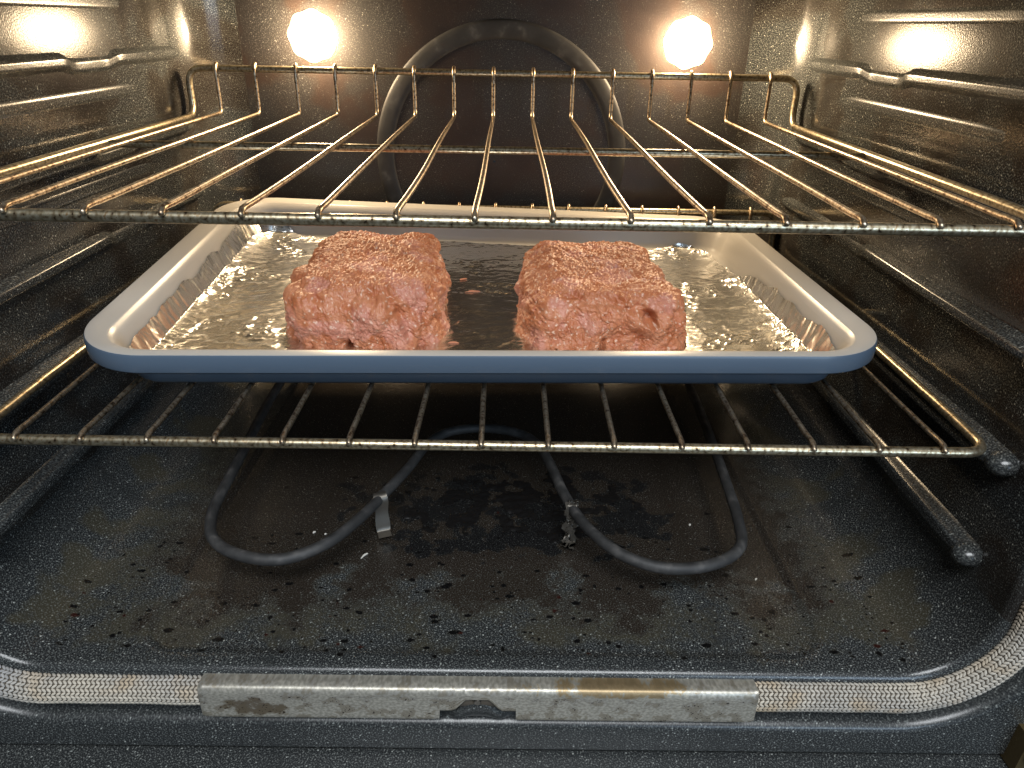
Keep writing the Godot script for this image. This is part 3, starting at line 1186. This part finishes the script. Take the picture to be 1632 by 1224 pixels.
func loaf_mesh(l: Dictionary, which: int) -> ArrayMesh:
	var n := 160
	var sd: int = l.seed
	var lump := noise(sd, 34.0, 1, FastNoiseLite.TYPE_CELLULAR)
	lump.cellular_return_type = FastNoiseLite.RETURN_DISTANCE
	lump.cellular_jitter = 1.0
	lump.domain_warp_enabled = true
	lump.domain_warp_amplitude = 0.012
	lump.domain_warp_frequency = 40.0
	var clump := noise(sd + 1, 120.0, 1, FastNoiseLite.TYPE_CELLULAR)
	clump.cellular_return_type = FastNoiseLite.RETURN_DISTANCE
	clump.domain_warp_enabled = true
	clump.domain_warp_amplitude = 0.0012
	clump.domain_warp_frequency = 90.0
	var knob := noise(sd + 7, 64.0, 1, FastNoiseLite.TYPE_CELLULAR)
	knob.cellular_return_type = FastNoiseLite.RETURN_DISTANCE
	knob.cellular_jitter = 1.0
	var bend := noise(sd + 2, 13.0, 3)
	var fine := noise(sd + 3, 330.0, 2)
	var warp := noise(sd + 4, 70.0, 2)
	var tint := noise(sd + 5, 60.0, 4)
	var tint2 := noise(sd + 6, 320.0, 2)
	var half := Vector3(l.hx, l.hy, l.hz)
	var index := {}
	var v := PackedVector3Array()
	var cols := PackedColorArray()
	var ix := PackedInt32Array()
	var axes := [[Vector3i(1, 0, 0), Vector3i(0, 1, 0), Vector3i(0, 0, 1)], [Vector3i(0, 1, 0), Vector3i(0, 0, 1), Vector3i(1, 0, 0)], [Vector3i(0, 0, 1), Vector3i(1, 0, 0), Vector3i(0, 1, 0)]]
	for ax in axes:
		for sgn in [1, -1]:
			for j in n + 1:
				for i in n + 1:
					var key: Vector3i = ax[0] * (n * sgn) + ax[1] * (2 * i - n) + ax[2] * (2 * j - n)
					if index.has(key):
						continue
					var c := Vector3(key) / float(n)
					# cube to rounded block
					var e := Vector3(c.x, c.y, c.z)
					var dir := Vector3(tan(e.x * 0.785), tan(e.y * 0.785), tan(e.z * 0.785))
					var pw := 6.5
					var norm := pow(pow(absf(dir.x), pw) + pow(absf(dir.y), pw) + pow(absf(dir.z), pw), 1.0 / pw)
					var s := dir / norm
					var p := s * half
					# narrower at the top and at the back
					p.y = maxf(p.y, 0.0)
					var up := clampf(s.y, 0.0, 1.0)
					p.x *= lerpf(1.01, 0.91, up) * lerpf(1.0, 0.88, 0.5 - 0.5 * s.z)
					p.z *= lerpf(1.01, 0.95, up)
					var nrm := Vector3(signf(s.x) * pow(absf(s.x), pw - 1.0) / half.x, signf(s.y) * pow(absf(s.y), pw - 1.0) / half.y, signf(s.z) * pow(absf(s.z), pw - 1.0) / half.z).normalized()
					if s.y < -0.12:
						index[key] = v.size()
						var low := p.rotated(Vector3.UP, l.turn)
						v.append(tray_point(l.u + low.x * 0.97, l.v + low.z * 0.97, -0.0306))
						cols.append(Color(0.5, 0.2, 0.12))
						continue
					var flank := 1.0 - smoothstep(0.35, 0.95, nrm.y)
					var q := p + Vector3(sd, 0, 0) * 0.01
					var lu := lump.get_noise_3dv(q) + 1.0
					var cl := clump.get_noise_3dv(q) + 1.0
					var kn := knob.get_noise_3dv(q + Vector3(0.004, 0.003, 0.004) * warp.get_noise_3dv(q)) + 1.0
					var dsp := bend.get_noise_3dv(q) * lerpf(0.006, 0.010, flank) + (0.4 - kn * kn) * lerpf(0.0014, 0.0046, flank)
					dsp += (0.42 - lu * lu) * lerpf(0.0026, 0.0100, flank)
					dsp += (0.35 - cl * cl) * lerpf(0.0020, 0.0036, flank)
					dsp += fine.get_noise_3dv(q) * lerpf(0.0016, 0.0008, flank)
					var wx := p.x + 0.0035 * warp.get_noise_3dv(q)
					var wy: float = p.y - half.y * 0.5 + 0.0035 * warp.get_noise_3dv(q + Vector3(3, 1, 2))
					if which == 1 and s.z > 0.3:
						# a torn gap in the front, and a fold running away from it
						var gap := Vector2((wx - 0.032 + (wy - 0.003) * 0.35) / 0.0046, (wy - 0.003) / 0.0060).length()
						dsp -= 0.012 * (1.0 - smoothstep(0.2, 1.35, gap))
						var f1 := absf(wy - 0.0085 - (0.030 - wx) * 0.12)
						dsp -= 0.0045 * (1.0 - smoothstep(0.0, 0.004, f1)) * smoothstep(-0.035, -0.02, wx) * smoothstep(0.04, 0.025, wx)
						var f2 := absf(wx + 0.002 - (wy + 0.026) * 0.25)
						dsp -= 0.006 * (1.0 - smoothstep(0.0, 0.005, f2)) * smoothstep(-0.010, -0.018, wy)
					elif s.z > 0.2:
						# one lobe of the front laps over the next, and the foot is split
						var f := wx - 0.021 - (0.006 - wy) * 0.55
						var low := smoothstep(0.016, 0.004, wy)
						dsp += 0.0055 * smoothstep(0.006, -0.001, f) * smoothstep(-0.045, -0.01, f) * low
						dsp -= 0.0035 * (1.0 - smoothstep(0.0, 0.006, absf(f - 0.004))) * low
						var f3 := absf(wy - 0.0115 - 0.05 * wx)
						dsp -= 0.003 * (1.0 - smoothstep(0.0, 0.004, f3)) * smoothstep(-0.05, -0.03, wx)
						var sp := Vector2((wx + 0.012) / 0.004, (wy + 0.022) / 0.009).length()
						dsp -= 0.009 * (1.0 - smoothstep(0.3, 1.2, sp))
					p += nrm * dsp
					p.y = maxf(p.y, 0.0)
					index[key] = v.size()
					var rot := p.rotated(Vector3.UP, l.turn)
					v.append(tray_point(l.u + rot.x, l.v + rot.z, -0.0306 + rot.y))
					# pale pink lean, orange-brown seasoning and specks of fat
					var t1 := clampf(0.5 + tint.get_noise_3dv(q) * 1.2, 0.0, 1.0)
					var col := Color(0.39, 0.120, 0.045).lerp(Color(0.50, 0.205, 0.105), t1)
					col = col.lerp(Color(0.54, 0.25, 0.20), 0.5 * smoothstep(0.08, 0.3, bend.get_noise_3dv(q * 2.1 + Vector3(5, 0, 0))))
					var t2 := tint2.get_noise_3dv(q)
					if t2 > 0.44:
						col = col.lerp(Color(0.70, 0.50, 0.38), clampf((t2 - 0.44) * 7.0, 0.0, 0.85))
					if t2 < -0.40:
						col = col.lerp(Color(0.36, 0.10, 0.055), 0.5)
					cols.append(col)
			for j in n:
				for i in n:
					var k := []
					for o in [[0, 0], [1, 0], [0, 1], [1, 1]]:
						k.append(index[ax[0] * (n * sgn) + ax[1] * (2 * (i + o[0]) - n) + ax[2] * (2 * (j + o[1]) - n)])
					if sgn > 0:
						ix.append_array([k[0], k[2], k[1], k[1], k[2], k[3]])
					else:
						ix.append_array([k[0], k[1], k[2], k[1], k[3], k[2]])
	return mesh_from(v, ix, PackedVector2Array(), PackedVector2Array(), cols)

func scrap_mesh(sd: int, sx: float, sy: float, sz: float) -> ArrayMesh:
	var nz := noise(sd, 170.0, 2)
	var v := PackedVector3Array()
	var cols := PackedColorArray()
	for j in 11:
		for i in 20:
			var a := TAU * i / 20.0
			var b := PI * j / 10.0 - PI / 2
			var p := Vector3(cos(b) * cos(a) * sx, sin(b) * sy, cos(b) * sin(a) * sz)
			p.z += 0.25 * sx * pow(p.x / sx, 2.0)
			p *= 1.0 + 0.7 * nz.get_noise_3dv(p + Vector3(sd, 0, 0))
			p.y = maxf(p.y + sy * 0.6, 0.0)
			v.append(p)
			cols.append(Color(0.52, 0.22, 0.13))
	return mesh_from(v, grid_index(20, 11, true, true), PackedVector2Array(), PackedVector2Array(), cols)

func tray_uv(x: float, z: float) -> Vector2:
	var p := Vector2(x - TRAY_AT.x, z - TRAY_AT.z)
	var c := cos(TRAY_TURN)
	var s := sin(TRAY_TURN)
	return Vector2(p.x * c - p.y * s, p.x * s + p.y * c)

func build_scraps() -> void:
	var spots := [[-0.0240, -0.262, 0.0038, 0.0007, 0.0017, "shred of raw meat on the foil behind the other shred"], [-0.0150, -0.232, 0.0058, 0.0007, 0.0014, "curved shred of raw meat on the foil beside the folded loaf"], [-0.0230, -0.128, 0.0060, 0.0005, 0.0018, "flat smear of raw meat on the foil at the foot of the folded loaf"]]
	for k in spots.size():
		var s: Array = spots[k]
		var o := part("meat_scrap", scrap_mesh(700 + k, s[2], s[3], s[4]), M.meat, self)
		var t := tray_uv(s[0], s[1])
		o.position = tray_point(t.x, t.y, -0.0302)
		o.rotation.y = 0.5 - k * 0.3
		describe(o, s[5], "meat scrap", "scraps of meat on the foil")
	# pale crumbs on the oven floor
	var at := [[-0.0922, -0.0756, 0.004, 0.0007], [0.1731, -0.1188, 0.0014, 0.0009], [-0.1386, -0.1024, 0.0013, 0.0008], [0.2086, -0.0535, 0.0014, 0.0008], [-0.1290, -0.1000, 0.0010, 0.0007], [0.1880, -0.0700, 0.0013, 0.0008]]
	var named := ["white sliver of crumb on the oven floor in front of the flat support clip", "pale crumb on the oven floor inside the element loop that has the crumpled clip", "larger of two pale crumbs inside the element loop that has the flat clip", "pale crumb on the oven floor outside the bend of the element", "smaller of two pale crumbs inside the element loop that has the flat clip", "pale crumb on the oven floor right under the bend of the element"]
	for k in at.size():
		var a: Array = at[k]
		var o := part("crumb", scrap_mesh(800 + k, a[2], a[3], a[3]), M.crumb, self)
		o.position = Vector3(a[0], FLOOR_Y - 0.0024, a[1])
		o.rotation.y = 0.9
		describe(o, named[k], "crumb", "pale crumbs on the oven floor")
